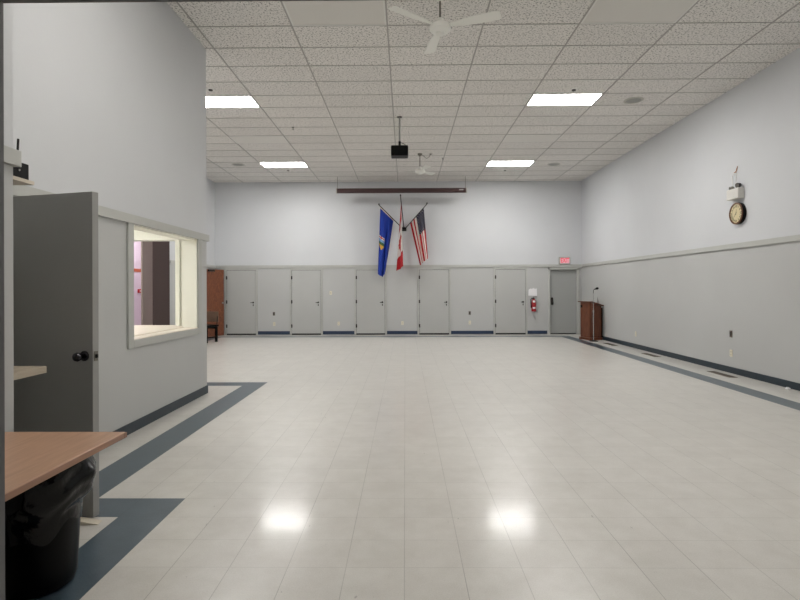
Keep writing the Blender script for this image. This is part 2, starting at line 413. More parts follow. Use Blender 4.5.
# the near door standing open
dx,dy=-.964,.264; L=math.hypot(dx,dy); ang=math.atan2(dy,dx)
P0=(-1.976,3.338)
Wd=.785
Md=tr(P0[0],P0[1],0)@rot('Z',ang)     # local +x toward hinge, local -y is the far side
m=MB(); m.box(0,Wd,-.048,0,.012,2.074,0,Md)
d7=struct(m.build('door_7',DGREY,bevel=.002),'grey door standing open in front of the left partition')
m=MB(); m.lathe([(.033,0),(.033,.006),(.026,.01),(.012,.014),(.012,.035),(.026,.045),(.029,.058),(.025,.07),(.012,.075)],24,Md@tr(.062,0,1.032)@rot('X',-PI/2)); m.build('door_knob',mat('dark nickel',(70,68,72),.2,1.),d7)
m=MB(); m.lathe([(.033,0),(.033,.006),(.012,.014),(.012,.018),(.024,.026),(.012,.032)],24,Md@tr(.062,-.048,1.032)@rot('X',PI/2)); m.build('door_knob',MATS['dark nickel'],d7)
m=MB(); m.box(-.003,.001,-.038,-.010,1.0,1.062,0,Md); m.box(-.012,-.002,-.032,-.018,1.02,1.042,1,Md); m.build('latch',[GREYPL,DARK],d7)
for z in (.25,1.04,1.82):
    m=MB(); m.lathe([(.008,-.05),(.008,.05)],10,Md@tr(Wd-.004,.008,z)); m.build('hinge',BRONZE,d7)
m=MB(); 
m.box(XL-.17,XL+.015,DY0,DY0+.03,0,2.07); m.box(XL-.17,XL+.015,DY1-.03,DY1,0,2.07); m.box(XL-.17,XL+.015,DY0+.03,DY1-.03,2.04,2.07)
m.box(XL,XL+.015,DY1,DY1+.05,0,2.10)
struct(m.build('trim_10',TRIM))
# dark passage behind that doorway
m=MB(); m.box(-4.1,-3.98,YN-.17,4.55,0,2.6); m.box(-4.1,XL-.17,YN-.29,YN-.17,0,2.6); struct(m.build('wall_passage',LO))
m=MB(); m.box(-4.1,XL-.17,YN-.29,4.55,2.6,2.66); struct(m.build('ceiling_passage',CREAM))
# serving window
m=MB()
m.box(XL,XL+.022,WY0-.105,WY0,.855,2.12); m.box(XL,XL+.022,WY1,WY1+.115,.855,2.12); m.box(XL,XL+.022,WY0,WY1,.855,WZ0)
w=struct(m.build('window_1',TRIM,bevel=.003),'open serving window in the left partition')
m=MB(); m.box(XL-.19,XL+.002,WY0,WY0+.015,WZ0,WZ1); m.box(XL-.19,XL+.002,WY1-.015,WY1,WZ0,WZ1); m.box(XL-.19,XL+.002,WY0+.015,WY1-.015,WZ1-.015,WZ1)
m.build('window_frame',CREAM,w)
m=MB(); m.box(XL-.17,XL+.012,WY0+.015,WY1-.015,WZ0,WZ0+.008); m.build('window_sill',TAN,w)
ct=thing('serving_counter','tan topped L-shaped counter inside the serving window','counter',(-3.6,6.2,0))
m=MB(); m.prism([(-1.4,.9),(-1.4,1.275),(.455,1.275)][0:0] or [(.655-.9,-1.5),(.645,-1.5),(.645,1.07),(-1.4,1.07),(-1.4,.35),(-.245,.35)],.91,.948); m.build('countertop',TAN,ct)
m=MB(); m.prism([(-.2,-1.5),(.62,-1.5),(.62,1.05),(-1.4,1.05),(-1.4,.40),(-.2,.40)],.0,.91); m.build('cabinet',CREAM,ct)
# sill board of the inner opening
m=MB(); m.box(-5.59,OX-.01,7.251,YE+.02,.9301,.9485); struct(m.build('trim_11',TAN))
# brown accordion partition stacked in the opening
m=MB(); n=7; pl=[]; pr=[]
for k in range(n+1):
    y=12.84+(13.515-12.84)*k/n; x=XA-.0 if k%2 else XA-.10
    pl.append((x,y)); pr.append((x-.015,y))
m.prism(pl+pr[::-1],.01,2.97)
o=m.build('folding_partition',BROWN); tag(o,'dark brown accordion partition folded to one side, seen through serving window','partition')
# wood door ajar at the far left corner
A=Vector((-5.94,15.90)); B=Vector((-5.665,16.62)); v=(B-A); Lw=v.length; aw=math.atan2(v.y,v.x)
Mw=tr(A.x,A.y,0)@rot('Z',aw)
m=MB(); m.box(0,Lw,0,.042,.015,2.05,0,Mw); d8=struct(m.build('door_8',REDWOOD),'stained brown wood door standing open in the far left corner')
m=MB(); m.lathe([(.03,0),(.03,.006),(.012,.012),(.012,.035),(.028,.05),(.024,.065),(.01,.07)],16,Mw@tr(Lw-.065,0,1.02)@rot('X',PI/2)); m.build('door_knob',STEEL,d8)
m=MB(); m.box(.05,.32,-.05,-.001,1.98,2.04,0,Mw); m.build('door_closer',BRONZE,d8)
m=MB(); m.box(XA,XA+.02,14.97,15.03,0,2.1); m.box(XA,XA+.02,15.85,15.90,0,2.1); m.box(XA,XA+.02,15.03,15.85,2.04,2.1); m.box(XA,XA+.004,15.03,15.85,0,2.04)
struct(m.build('trim_12',TRIM))

# ------------------------------------------------------------------ ceiling things
def fixture(loc,label,lit,group):
    t=thing('ceiling_light',label,'light',loc,0,group)
    m=MB(); a,b=.5976,.2928; w=.02
    m.box(-a,-a+w,-b,b,-.007,0); m.box(a-w,a,-b,b,-.007,0); m.box(-a+w,a-w,-b,-b+w,-.007,0); m.box(-a+w,a-w,b-w,b,-.007,0)
    m.build('frame',WHITEP,t)
    m=MB(); m.box(-a+w,a-w,-b+w,b-w,-.004,-.001); m.build('diffuser',lit if lit else LENS,t)
    return t
def cellc(c,r): return (CX0+1.2192*(c+.5), CY0+.6096*(r+.5), HC-.0005)
L0=fixture(cellc(-1,4),'glowing rectangular ceiling light partly hidden by the left partition corner',LIT,'lit ceiling lights')
dup(L0,cellc(4,4),'glowing ceiling light nearest on the right, under the round ring detector')
dup(L0,cellc(-1,12),'small glowing far ceiling light left of the projector')
dup(L0,cellc(4,12),'small glowing far ceiling light right of the projector')
fixture(cellc(1,-5),'lit ceiling light above the photographer, left of the middle and out of the picture',LITD,'lit ceiling lights')
fixture(cellc(4,-5),'lit ceiling light above the photographer on the right, out of the picture',LITD,'lit ceiling lights')
U0=fixture(cellc(1,-1),'unlit grey ceiling panel at the top edge, left of the near fan',None,'unlit ceiling lights')
dup(U0,cellc(4,-1),'unlit grey ceiling panel at the top edge, right of the near fan')
dup(U0,cellc(-1,8),'unlit grey ceiling panel between the two left lit lights')
dup(U0,cellc(4,8),'unlit grey ceiling panel between the two right lit lights')
def fan(loc,label,drop,angs,r,cable=False):
    t=thing('ceiling_fan',label,'fan',(loc[0],loc[1]-.085,loc[2]),0,'ceiling fans')
    z=-drop
    m=MB(); m.lathe([(.06,0),(.06,-.02),(.03,-.06),(.012,-.065)],20); m.build('canopy',FANW if not cable else GREYPL,t)
    m=MB(); m.lathe([(.011,-.06),(.011,z+.12)],10); m.build('downrod',GREYPL,t)
    m=MB(); m.lathe([(.02,z+.13),(.04,z+.12),(.042,z+.075),(.03,z+.07)],20); m.build('collar',FANW,t)
    m=MB(); m.lathe([(.04,z+.07),(.10,z+.055),(.122,z+.03),(.122,z-.005),(.10,z-.03),(.06,z-.042),(.055,z-.055),(.01,z-.06)],28); m.build('motor',mat('fan motor',(232,232,226),.3),t)
    for a in angs:
        M=rot('Z',math.radians(a))@tr(0,0,z+.03)@rot('X',math.radians(-12))
        m=MB(); m.prism([(.10,-.02),(.2,-.035),(.30,-.06),(r-.04,-.075),(r,-.055),(r,.055),(r-.04,.075),(.30,.06),(.2,.035),(.10,.02)],-.003,.003,M); m.build('blade',FANW,t)
    if cable:
        m=MB(); m.tube([(.0,.0,-.01),(.08,.02,-.05),(.17,.03,-.12),(.24,.03,-.06),(.27,.03,-.004)],.007,6)
        m.lathe([(.035,0),(.035,-.012)],12,tr(.27,.03,0)); m.build('cable',GREYPL,t)
    return t
fan((.41,6.2,HC),'white three-blade ceiling fan nearest, above the middle of the hall',.385,(98,218,338),.70)
fan((.377,13.39,HC),'small white far ceiling fan hanging right of the projector',.455,(50,290,170),.56,True)
def speaker(loc,label):
    t=thing('ceiling_speaker',label,'speaker',(loc[0],loc[1],loc[2]),0,'round ceiling speakers')
    m=MB(); m.lathe([(.17,0),(.17,-.006),(.145,-.012),(.14,-.004)],28); m.build('ring',mat('speaker ring',(186,184,176),.5),t)
    m=MB(); m.lathe([(.139,-.002),(.09,-.010),(.02,-.012)],28); m.build('grille',GRILLE,t); return t
s0=speaker((4.10,9.59,HC),'nearest round ceiling speaker, close to the right wall')
dup(s0,(4.04,14.51,HC),'round ceiling speaker right of the far right lit light')
dup(s0,(-4.5,14.37,HC),'round ceiling speaker left of the far left lit light')
def sprink(loc,label,s=1.):
    t=thing('sprinkler_head',label,'sprinkler',loc,0,'ceiling sprinklers')
    m=MB(); m.lathe([(.075*s,0),(.07*s,-.006),(.04*s,-.01)],20); m.build('escutcheon',WHITEP,t)
    m=MB(); m.lathe([(.042*s,-.009),(.03*s,-.012),(.012*s,-.020),(.034*s,-.022),(.034*s,-.025)],14); m.build('deflector',BRONZE,t); return t
k0=sprink((2.86,9.04,HC),'white ring sprinkler in front of the near right lit light')
dup(k0,(-3.26,8.93,HC),'sprinkler beside the left partition corner, in front of the lit light')
dup(k0,(-3.30,15.06,HC),'tiny sprinkler behind the far left lit light')
dup(k0,(2.85,15.2,HC),'tiny sprinkler behind the far right lit light')
def hook(loc,label):
    m=MB(); m.lathe([(.022,0),(.022,-.006),(.006,-.01),(.006,-.03)],12); m.tube([(0,0,-.03),(.012,0,-.042),(0,0,-.056),(-.012,0,-.045)],.005,6)
    o=m.build('ceiling_hook',BLACKM); o.location=loc; return tag(o,label,'hook','ceiling hooks')
hook((-2.32,11.06,HC),'small black hook in the ceiling tile left of the projector pole')
hook((.98,13.77,HC),'small black hook in the ceiling right of the far fan')
# projector
t=thing('projector','black projector hung from the ceiling on a pole','projector',(-.1,10.44,HC))
m=MB(); m.box(-.168,.168,-.14,.14,-.785,-.585); m.build('body',BLACKP,t,bevel=.02)
m=MB(); m.lathe([(.05,0),(.05,.03),(.042,.035)],20,tr(.08,.14,-.67)@rot('X',-PI/2)); m.build('lens',mat('glass black',(8,8,12),.05),t)
m=MB(); m.lathe([(.018,-.01),(.018,-.51)],12); m.build('pole',STEEL,t)
m=MB(); m.box(-.045,.045,-.04,.04,-.012,0); m.build('ceiling_plate',BLACKM,t)
m=MB(); m.box(-.06,.06,-.06,.06,-.585,-.57); m.lathe([(.024,-.57),(.024,-.48)],12); m.build('mount',BLACKM,t)
m=MB(); m.tube([(.02,0,-.50),(.07,.0,-.52),(.12,-.02,-.56),(.14,-.03,-.585)],.006,6); m.build('cable',BLACKP,t)
# projection screen roller
t=thing('projection_screen','long dark maroon rolled-up projector screen hung near the back wall','screen',(-.105,16.03,4.39))
m=MB(); m.prism([(.075*math.cos(a),.075*math.sin(a)) for a in [2*PI*k/16 for k in range(16)]],-1.93,1.93,rot('Y',PI/2)); m.build('case',MAROON,t)
for s in (-1,1):
    m=MB(); m.lathe([(.08,0),(.08,.03),(.06,.035)],16,tr(s*1.93,0,0)@rot('Y',s*PI/2)); m.build('end_cap',mat('cap',(176,172,164),.4),t,label='pale end cap')
    m=MB(); m.tube([(s*1.92,0,.075),(s*1.92,0,HC-4.39)],.006,6); m.build('hanging_wire',GREYPL,t)
m=MB(); m.box(1.72,1.85,-.079,-.074,-.012,.022); m.build('plate',STEEL,t)

# ------------------------------------------------------------------ flags
def at(px,py,y):
    d=ray(px,py); k=(y-OY)/d.y; return Vector((d.x*k,y,CH+d.z*k))
m=MB(); m.box(-.11,.045,YB-.07,YB,3.25,3.37)
m.box(-.10,.035,YB-.125,YB-.07,3.285,3.355)
tag(m.build('flag_bracket',BLACKM,bevel=.008),'small black wall bracket holding the three flagpoles','bracket')
SOCK={'l':Vector((-.075,YB-.11,3.325)),'c':Vector((-.035,YB-.11,3.33)),'r':Vector((.01,YB-.11,3.325))}
def flag(FB,label,tip,top0,top1,bot,colfn,mats,nu,nv,folds,amp):
    """tip: end of pole; top0/top1 hoist ends on the pole; bot: list of (u,point) at the fly end"""
    t=thing('flag',label,'flag',FB,0,'flags on the back wall')
    m=MB(); m.tube([Vector((0,0,0)),tip-FB],.014,8); m.lathe([(.02,0),(.026,.02),(.012,.05)],10,tr(*(tip-FB))); m.build('flagpole',BLACKM,t)
    vs=[];fs=[];mi=[]
    for i in range(nu+1):
        u=i/nu; T=top0.lerp(top1,u)
        for k in range(len(bot)-1):
            if bot[k][0]<=u<=bot[k+1][0]+1e-9:
                w=(u-bot[k][0])/(bot[k+1][0]-bot[k][0]); Bp=bot[k][1].lerp(bot[k+1][1],w)
        for j in range(nv+1):
            v=j/nv
            p=T.lerp(Bp,v); e=min(1,v*2.5)
            ph=2*PI*folds*u+1.2*v+.4
            p=p+Vector((amp*.28*math.cos(ph*1.0)*e*math.sin(PI*u), amp*math.sin(ph)*e-.03*v, 0))
            vs.append(p-FB)
    m=MB()
    for i in range(nu):
        for j in range(nv):
            a=i*(nv+1)+j; m.add([],[],0)
            m.f.append([a,a+1,a+nv+2,a+nv+1]); m.mi.append(colfn((i+.5)/nu,(j+.5)/nv,i,j)); m.sm.append(True)
    m.v=[tuple(v) for v in vs]
    m.build('cloth',mats,t)
    return t
BLUE=mat('flag blue',(8,52,156),.75); FRED=mat('flag red',(178,18,30),.75); FWH=mat('flag white',(222,216,210),.8); FNAVY=mat('flag navy',(22,26,54),.75)
FGREEN=mat('flag green',(52,96,62),.8); FGOLD=mat('flag gold',(206,160,60),.8); FSKY=mat('flag sky',(120,160,200),.8); HEM=mat('flag hem',(205,190,175),.8)
tipL=at(379,205,16.27); tipR=at(427,204,16.27); tipC=at(400.5,196,16.07)
def pole_pt(FB,tip,px):   # point of the pole seen at column px
    best=None
    for k in range(401):
        p=FB.lerp(tip,k/400); q=(p-Vector((0,OY,CH)))
        X=F*q.dot(right)/q.dot(f)+400
        if best is None or abs(X-px)<best[0]: best=(abs(X-px),p)
    return best[1]
def pole_py(FB,tip,py):
    best=None
    for k in range(401):
        p=FB.lerp(tip,k/400); q=(p-Vector((0,OY,CH)))
        Y=300+CYO-F*q.dot(up)/q.dot(f)
        if best is None or abs(Y-py)<best[0]: best=(abs(Y-py),p)
    return best[1]
def blue_fn(u,v,i,j):
    if v<.025: return 6
    x=(u-.2)/.2; y=(v-.51)/.10
    if abs(x)<1 and -1<y<1 and (y<.2 or abs(x)<1-.9*((y-.2)/.8)**2):
        if y<-.45: return 2 if (abs(x)<.16 or abs(y+.72)<.1) else 1
        if y<-.1: return 5
        if y<.25: return 3
        return 4
    return 0
a0=pole_pt(SOCK['l'],tipL,380.3); a1=pole_pt(SOCK['l'],tipL,393.5)
flag(SOCK['l'],'blue provincial flag with a small crest, leftmost of the three hanging flags',tipL,a0,a1,
     [(0,at(377.8,274,a0.y)),(.5,at(383,277.5,(a0.y+a1.y)/2)),(1,at(385.5,271,a1.y))],blue_fn,[BLUE,FWH,FRED,FGREEN,FGOLD,FSKY,HEM],44,72,2.2,.055)
LEAF=[(0,.48),(.09,.31),(.16,.34),(.12,.08),(.25,.21),(.28,.15),(.42,.18),(.37,.05),(.43,.01),(.19,-.19),(.22,-.28),(.02,-.25),(.02,-.48)]
LEAF=LEAF+[(-x,y) for x,y in LEAF[::-1]]
def inpoly(x,y,P):
    c=False; n=len(P)
    for k in range(n):
        x0,y0=P[k]; x1,y1=P[k-1]
        if (y0>y)!=(y1>y) and x<(x1-x0)*(y-y0)/(y1-y0)+x0: c=not c
    return c
def can_fn(u,v,i,j):
    if v<.25 or v>.75: return 1
    return 1 if inpoly((v-.5)*2.0/.95,(.5-u)/.82,LEAF) else 0
c0=pole_py(SOCK['c'],tipC,202); c1=pole_py(SOCK['c'],tipC,226)+Vector((-.13,0,0))
flag(SOCK['c'],'narrow red and white maple leaf flag hanging in folds between the other two flags',tipC,c0,c1,
     [(0,at(403.2,266,c0.y)),(.5,at(400,269,(c0.y+c1.y)/2)),(1,at(396.4,271,c1.y))],can_fn,[FWH,FRED],44,80,1.6,.06)
def us_fn(u,v,i,j):
    if u<5/9 and v<.42: return 1 if (i%6==1 and j%5==1) or (i%6==4 and j%5==3) else 2
    return 3 if int(u*9)%2==0 else 1
b0=pole_pt(SOCK['r'],tipR,423.8); b1=pole_pt(SOCK['r'],tipR,410)
flag(SOCK['r'],'striped red and white flag with starred navy corner, rightmost of the three flags',tipR,b0,b1,
     [(0,at(428,258.5,b0.y)),(.5,at(424.5,261,(b0.y+b1.y)/2)),(1,at(420,265.5,b1.y))],us_fn,[FWH,FWH,FNAVY,FRED],52,72,2.,.05)

# ------------------------------------------------------------------ back wall things
def plate(name,loc,rz,m_,label,cat,kind,group):
    t=thing(name,label,cat,loc,rz,group)     # local -y faces the room
    m=MB(); m.box(-.036,.036,-.007,0,-.058,.058); m.build('cover_plate',m_,t,bevel=.002)
    if kind=='outlet':
        for z in (-.024,.024):
            m=MB(); m.lathe([(.017,0),(.017,.003)],14,tr(0,-.007,z)@rot('X',PI/2)); m.build('socket',mat('socket cream',(196,190,172),.5),t)
    elif kind=='switch':
        m=MB(); m.box(-.008,.008,-.018,-.007,-.012,.012); m.build('toggle',mat('dark toggle',(70,60,52),.5),t)
    else:
        m=MB(); m.box(-.018,.018,-.012,-.007,-.035,.035); m.build('insert',mat('dark insert',(52,44,40),.5),t)
    return t
g1='outlets and plates on the back wall'
plate('wall_plate',(-4.135,YB,.665),0,GREYPL,'grey metal plate above the outlet in the first panel from left','plate','insert',g1)
o0=plate('wall_outlet',(-4.125,YB,.342),0,IVORY,'pale outlet below the grey plate in the first panel from left','outlet','outlet',g1)
plate('light_switch',(-2.342,YB,1.317),PI/2*0,IVORY,'ivory switch at eye height in the second panel from left','switch','switch',g1)
dup(o0,(-2.095,YB,.353),'pale outlet low in the second panel, below the ivory switch')
dup(o0,(-.089,YB,.364),'pale outlet low on the panel under the hanging flags')
plate('wall_plate',(2.023,YB,.674),0,GREYPL,'small grey plate above the outlet right of the striped flag','plate','insert',g1)
dup(o0,(2.023,YB,.374),'pale outlet under the small grey plate right of the striped flag')
g2='outlets and plates on the right wall'
plate('wall_plate',(XR,9.11,.664),PI/2*-1,mat('bronze plate',(110,100,90),.4,.4),'dark plate above the outlet on the right wall','plate','insert',g2)
o1=plate('wall_outlet',(XR,9.106,.337),-PI/2,IVORY,'ivory outlet under the dark plate on the right wall','outlet','outlet',g2)
dup(o1,(XR,12.86,.344),'ivory outlet on the right wall nearer the lectern')
# exit sign
t=thing('exit_sign','lit red EXIT sign above the recessed grey door','sign',(4.985,YB-.03,2.165))
m=MB(); m.box(-.172,.172,-.035,.029,.03,.255); m.build('housing',mat('sign housing',(170,168,160),.4),t,bevel=.006)
m=MB(); m.box(-.14,.14,-.039,-.035,.055,.23); m.build('face',EXITBG,t)
def text_mesh(body,size,ext,sx=1.):
    c=bpy.data.curves.new('txt','FONT'); c.body=body; c.size=size; c.extrude=ext; c.align_x='CENTER'; c.align_y='CENTER'; c.offset=.0055 if size>.1 else 0
    o=bpy.data.objects.new('txt',c); COL.objects.link(o)
    dg=bpy.context.evaluated_depsgraph_get(); me=bpy.data.meshes.new_from_object(o.evaluated_get(dg))
    bpy.data.objects.remove(o); bpy.data.curves.remove(c); return me
me=text_mesh('EXIT',.205,.002); me.name='letters'; me.materials.clear(); me.materials.append(EXITRED)
o=bpy.data.objects.new('letters',me); COL.objects.link(o); o.parent=t
ws=max(v.co.x for v in me.vertices)-min(v.co.x for v in me.vertices)
o.matrix_local=tr(0,-.041,.1425)@rot('X',PI/2)@Matrix.Diagonal((.265/ws,.98,1,1))
# notice and extinguisher
m=MB(); P=[(-.135,-.11),(.135,-.12),(.13,.11),(.06,.105),(.03,.125),(-.03,.10),(-.06,.115),(-.13,.075)]
vs=[];m.prism(P,0,.003,tr(3.995,YB,1.325)@rot('X',PI/2)); tag(m.build('paper_notice',PAPER),'white paper notice taped above the red fire extinguisher','notice')
t=thing('fire_extinguisher','red fire extinguisher hung on the back wall beside the recessed door','extinguisher',(4.01,YB-.085,.72))
m=MB(); m.lathe([(.06,0),(.072,.012),(.075,.03),(.075,.30),(.065,.345),(.035,.375),(.025,.39)],24); m.build('cylinder',REDP,t)
m=MB(); m.lathe([(.026,.385),(.03,.40),(.03,.43),(.018,.44)],16); m.box(-.012,.10,-.012,.012,.452,.466); m.box(-.012,.085,-.01,.01,.415,.428); m.build('valve',mat('valve steel',(90,86,84),.3,.8),t)
m=MB(); m.tube([(-.028,0,.42),(-.07,-.01,.42),(-.095,-.02,.38),(-.098,-.02,.28),(-.09,-.02,.18),(-.088,-.02,.12)],[.011]*4+[.013,.018],8); m.build('hose',BLACKP,t)
for zz,ww,hh in ((.09,.045,.05),(.285,.04,.06)):
    m=MB(); n=6
    for k in range(n):
        a0_=-PI/2-.1-ww/.0765/1.0+ (2*ww/.0765)*k/n; a1_=a0_+2*ww/.0765/n; r=.0765
        m.add([(r*math.cos(a0_),r*math.sin(a0_),zz),(r*math.cos(a1_),r*math.sin(a1_),zz),(r*math.cos(a1_),r*math.sin(a1_),zz+hh),(r*math.cos(a0_),r*math.sin(a0_),zz+hh)],[(0,1,2,3)])
    m.build('label',PAPER,t,label='white paper label')
m=MB(); m.box(-.03,.03,.07,.085,.15,.42); m.box(-.078,.078,.062,.074,.24,.262); m.build('wall_hanger',BLACKM,t)

# ------------------------------------------------------------------ right wall things
# emergency light (local -x faces the room)
t=thing('emergency_light','white twin-head emergency light above the round clock','lamp',(XR,8.92,2.915))
m=MB(); m.box(-.10,.002,-.17,.15,0,.175); m.build('battery_box',mat('box white',(216,214,208),.4),t,bevel=.012)
for y_,zz in ((.06,.19),(-.12,.215)):
    M=tr(-.06,y_,zz)@rot('Y',-PI/2*1.15)@rot('X',.35 if y_<0 else -.1)
    m=MB(); m.lathe([(.015,-.04),(.033,-.028),(.039,.018),(.042,.026),(.037,.030)],18,M); h=m.build('lamp_head',mat('lamp head',(150,148,142),.4) if y_>0 else BLACKP,t)
    m=MB(); m.lathe([(.036,.0305),(.015,.033)],18,M); m.build('lamp_lens',mat('lamp glass',(110,108,102),.15),h)
    m=MB(); m.lathe([(.012,0),(.012,.04)],10,tr(-.06,y_,.16)); m.build('swivel',GREYPL,h)
m=MB(); m.tube([(-.02,.10,.19),(-.02,.115,.28),(-.02,.11,.40),(-.02,.06,.455),(-.015,.03,.47)],.006,6)
m.tube([(-.02,.01,.19),(-.015,.015,.32),(-.015,.02,.47)],.004,6); m.build('wire',WHITEP,t)
m=MB(); m.tube([(-.02,.07,.455),(-.02,.02,.465),(-.015,-.0,.49),(-.015,-.02,.55)],.006,6); m.tube([(-.015,.02,.45),(-.015,.0,.52)],.005,6); m.build('wire',mat('copper wire',(168,110,72),.4,.5),t,label='bare copper coloured wire ends')
# clock
t=thing('wall_clock','round wall clock with cream face in a dark wood case','clock',(XR,8.865,2.675))
Mc=rot('Y',-PI/2)
m=MB(); m.lathe([(.178,0),(.182,.03),(.18,.058)],40,Mc); m.build('case',BLACKP,t)
m=MB(); m.lathe([(.18,.058),(.176,.072),(.16,.074),(.150,.062)],40,Mc,closed=False); m.build('rim',wood('clock rim',(82,52,32),(120,80,50),(6,6,6),.35),t)
m=MB(); m.lathe([(.152,.056),(.152,.061)],40,Mc); m.build('face',mat('clock face',(212,198,158),.5),t)
for k in range(12):
    m=MB(); a=PI/2-2*PI*k/12
    me=text_mesh(['XII','I','II','III','IV','V','VI','VII','VIII','IX','X','XI'][k],.058,.0008)
    # face plane: room side is -x; seen from -x, right is -y
    cy,cz=-.118*math.cos(a),.118*math.sin(a)
    rr=a-PI/2
    vs=[]
    for vtx in me.vertices:
        x,y=vtx.co.x,vtx.co.y
        xr=x*math.cos(rr)-y*math.sin(rr); yr=x*math.sin(rr)+y*math.cos(rr)
        vs.append((-.0615-vtx.co.z,cy-xr,cz+yr))
    m.add(vs,[tuple(p.vertices) for p in me.polygons]); bpy.data.meshes.remove(me)
    m.build('numeral',BLACKM,t)
for nm,a,l,w_ in (('hour_hand',math.radians(75),.075,.007),('minute_hand',math.radians(225),.115,.005)):
    dy_,dz_=-math.cos(a),math.sin(a); nx,nz=-dz_,dy_
    m=MB(); q=[(-.02*dy_+w_*nx,-.02*dz_+w_*nz),(-.02*dy_-w_*nx,-.02*dz_-w_*nz),(l*dy_,l*dz_)]
    m.add([(-.066,y_,z_) for y_,z_ in q]+[(-.0645,y_,z_) for y_,z_ in q],[(0,1,2),(5,4,3),(0,3,4,1),(1,4,5,2),(2,5,3,0)]); m.build(nm,BLACKM,t)
# floor vents
def vent(loc,label,L_,W_):
    t=thing('floor_vent',label,'vent',loc,0,'floor vents by the right wall')
    m=MB(); a,b=W_/2,L_/2; w_=.018
    m.box(-a,a,-b,-b+w_,0,.006); m.box(-a,a,b-w_,b,0,.006); m.box(-a,-a+w_,-b+w_,b-w_,0,.006); m.box(a-w_,a,-b+w_,b-w_,0,.006); m.build('frame',mat('vent brown',(116,108,98),.45,.2),t)
    m=MB(); n=int((L_-.04)/.022)
    for k in range(n): y_=-b+w_+(L_-2*w_)*(k+.5)/n; m.box(-a+w_,a-w_,y_-.004,y_+.004,.001,.005)
    m.box(-a+w_,a-w_,-b+w_,b-w_,0,.0015,1); m.build('louvers',[MATS['vent brown'],DARK],t); return t
v0=vent((5.29,8.97,0),'nearest brown floor vent along the right wall, under the clock',.64,.14)
dup(v0,(5.29,11.55,0),'middle brown floor vent along the right wall')
dup(v0,(5.26,13.75,0),'farthest brown floor vent along the right wall, just in front of lectern')
m=MB(); vs=[]
for k in range(10):
    vs.append((random.uniform(-.03,.03),random.uniform(-.04,.04),random.uniform(.004,.035)))
import bmesh as _b
bm=_b.new()
for p in vs: bm.verts.new(p)
_b.ops.convex_hull(bm,input=bm.verts); me=bpy.data.meshes.new('paper_scrap'); bm.to_mesh(me); bm.free(); me.materials.append(PAPER)
zmin=min(v.co.z for v in me.vertices)
o=bpy.data.objects.new('paper_scrap',me); COL.objects.link(o); o.location=(5.46,7.66,-zmin); tag(o,'white paper scrap on the floor against the right baseboard','scrap')

# ------------------------------------------------------------------ lectern, microphone
az=math.atan2(.146,.441)  # lectern turned toward the room
ex=Vector((.95,.313,0)).normalized()
t=thing('lectern','dark oak lectern with slanted top in the far right corner','lectern',(5.095,14.775,0),math.atan2(ex.y,ex.x))
# local x: depth from front to back, local y: width
Dp,Wd_=.405,.47
m=MB()
m.add([(.02,.02,.07),(Dp-.01,.02,.07),(Dp-.01,Wd_-.02,.07),(.02,Wd_-.02,.07),(.02,.02,1.05),(Dp-.01,.02,.945),(Dp-.01,Wd_-.02,.945),(.02,Wd_-.02,1.05)],
      [(0,3,2,1),(4,5,6,7),(0,1,5,4),(1,2,6,5),(2,3,7,6),(3,0,4,7)])
m.build('cabinet',OAK,t,bevel=.01)
m=MB(); m.box(-.005,Dp+.005,-.005,Wd_+.005,0,.07); m.build('plinth',OAK,t,bevel=.008)
m=MB()
ang_=math.atan2(.925-1.02,Dp-.03)
prof=[(-.03,1.078),(.07,1.078),(Dp+.03,.967),(Dp+.03,.942),(.07,1.05),(-.03,1.05)]
n=len(prof); m.add([(x,-.03,z) for x,z in prof]+[(x,Wd_+.03,z) for x,z in prof],[tuple(range(n)),tuple(range(n,2*n))[::-1]]+[(k,(k+1)%n,n+(k+1)%n,n+k) for k in range(n)])
m.build('top',OAK,t,bevel=.004)
m=MB()
for y_ in (.06,.39): m.box(.012,.021,y_,y_+.02,.1,1.0)
m.build('front_moulding',OAK,t)
m=MB(); m.box(.01,.021,.36,.43,.90,.97); m.build('vent_square',BLACKP,t,label='small dark square inset')
m=MB(); m.box(Dp-.009,Dp+.035,.03,Wd_-.03,.071,.90); m.build('back_shade',BLACKP,t,label='shade in the open back of the lectern, put in as a black sheet')  # black slab paints in the shade of the open back
m=MB(); m.add([(Dp+.02,.1,.90),(Dp+.026,.1,.90),(Dp-.0,.2,1.2),(Dp-.006,.2,1.2),(Dp+.02,.28,.90),(Dp+.026,.28,.90)],[(0,1,2,3),(1,5,2),(0,3,4),(4,3,2,5),(0,4,5,1)]); m.build('page_holder',mat('grey plastic sheet',(150,150,148),.3),t,label='thin grey pointed sheet standing at the back')
t=thing('microphone_stand','chrome microphone stand in front of the dark oak lectern','stand',(5.115,14.56,0))
m=MB(); m.lathe([(.125,0),(.125,.012),(.05,.03),(.016,.04)],28); m.build('base',BLACKM,t)
m=MB(); m.lathe([(.013,.035),(.013,.82)],12); m.lathe([(.019,.79),(.019,.85)],12); m.build('pole',CHROME,t)
m=MB(); m.lathe([(.009,.85),(.009,1.30)],10); m.build('upper_pole',CHROME,t)
m=MB(); m.tube([(0,0,1.30),(.002,0,1.36),(.012,0,1.40),(.03,0,1.415)],.008,8); m.build('gooseneck',BLACKM,t)
m=MB(); m.lathe([(.014,0),(.02,.05),(.03,.06),(.033,.085),(.022,.115),(.006,.12)],16,tr(.026,0,1.412)@rot('Y',math.radians(72))); m.build('microphone',BLACKP,t)

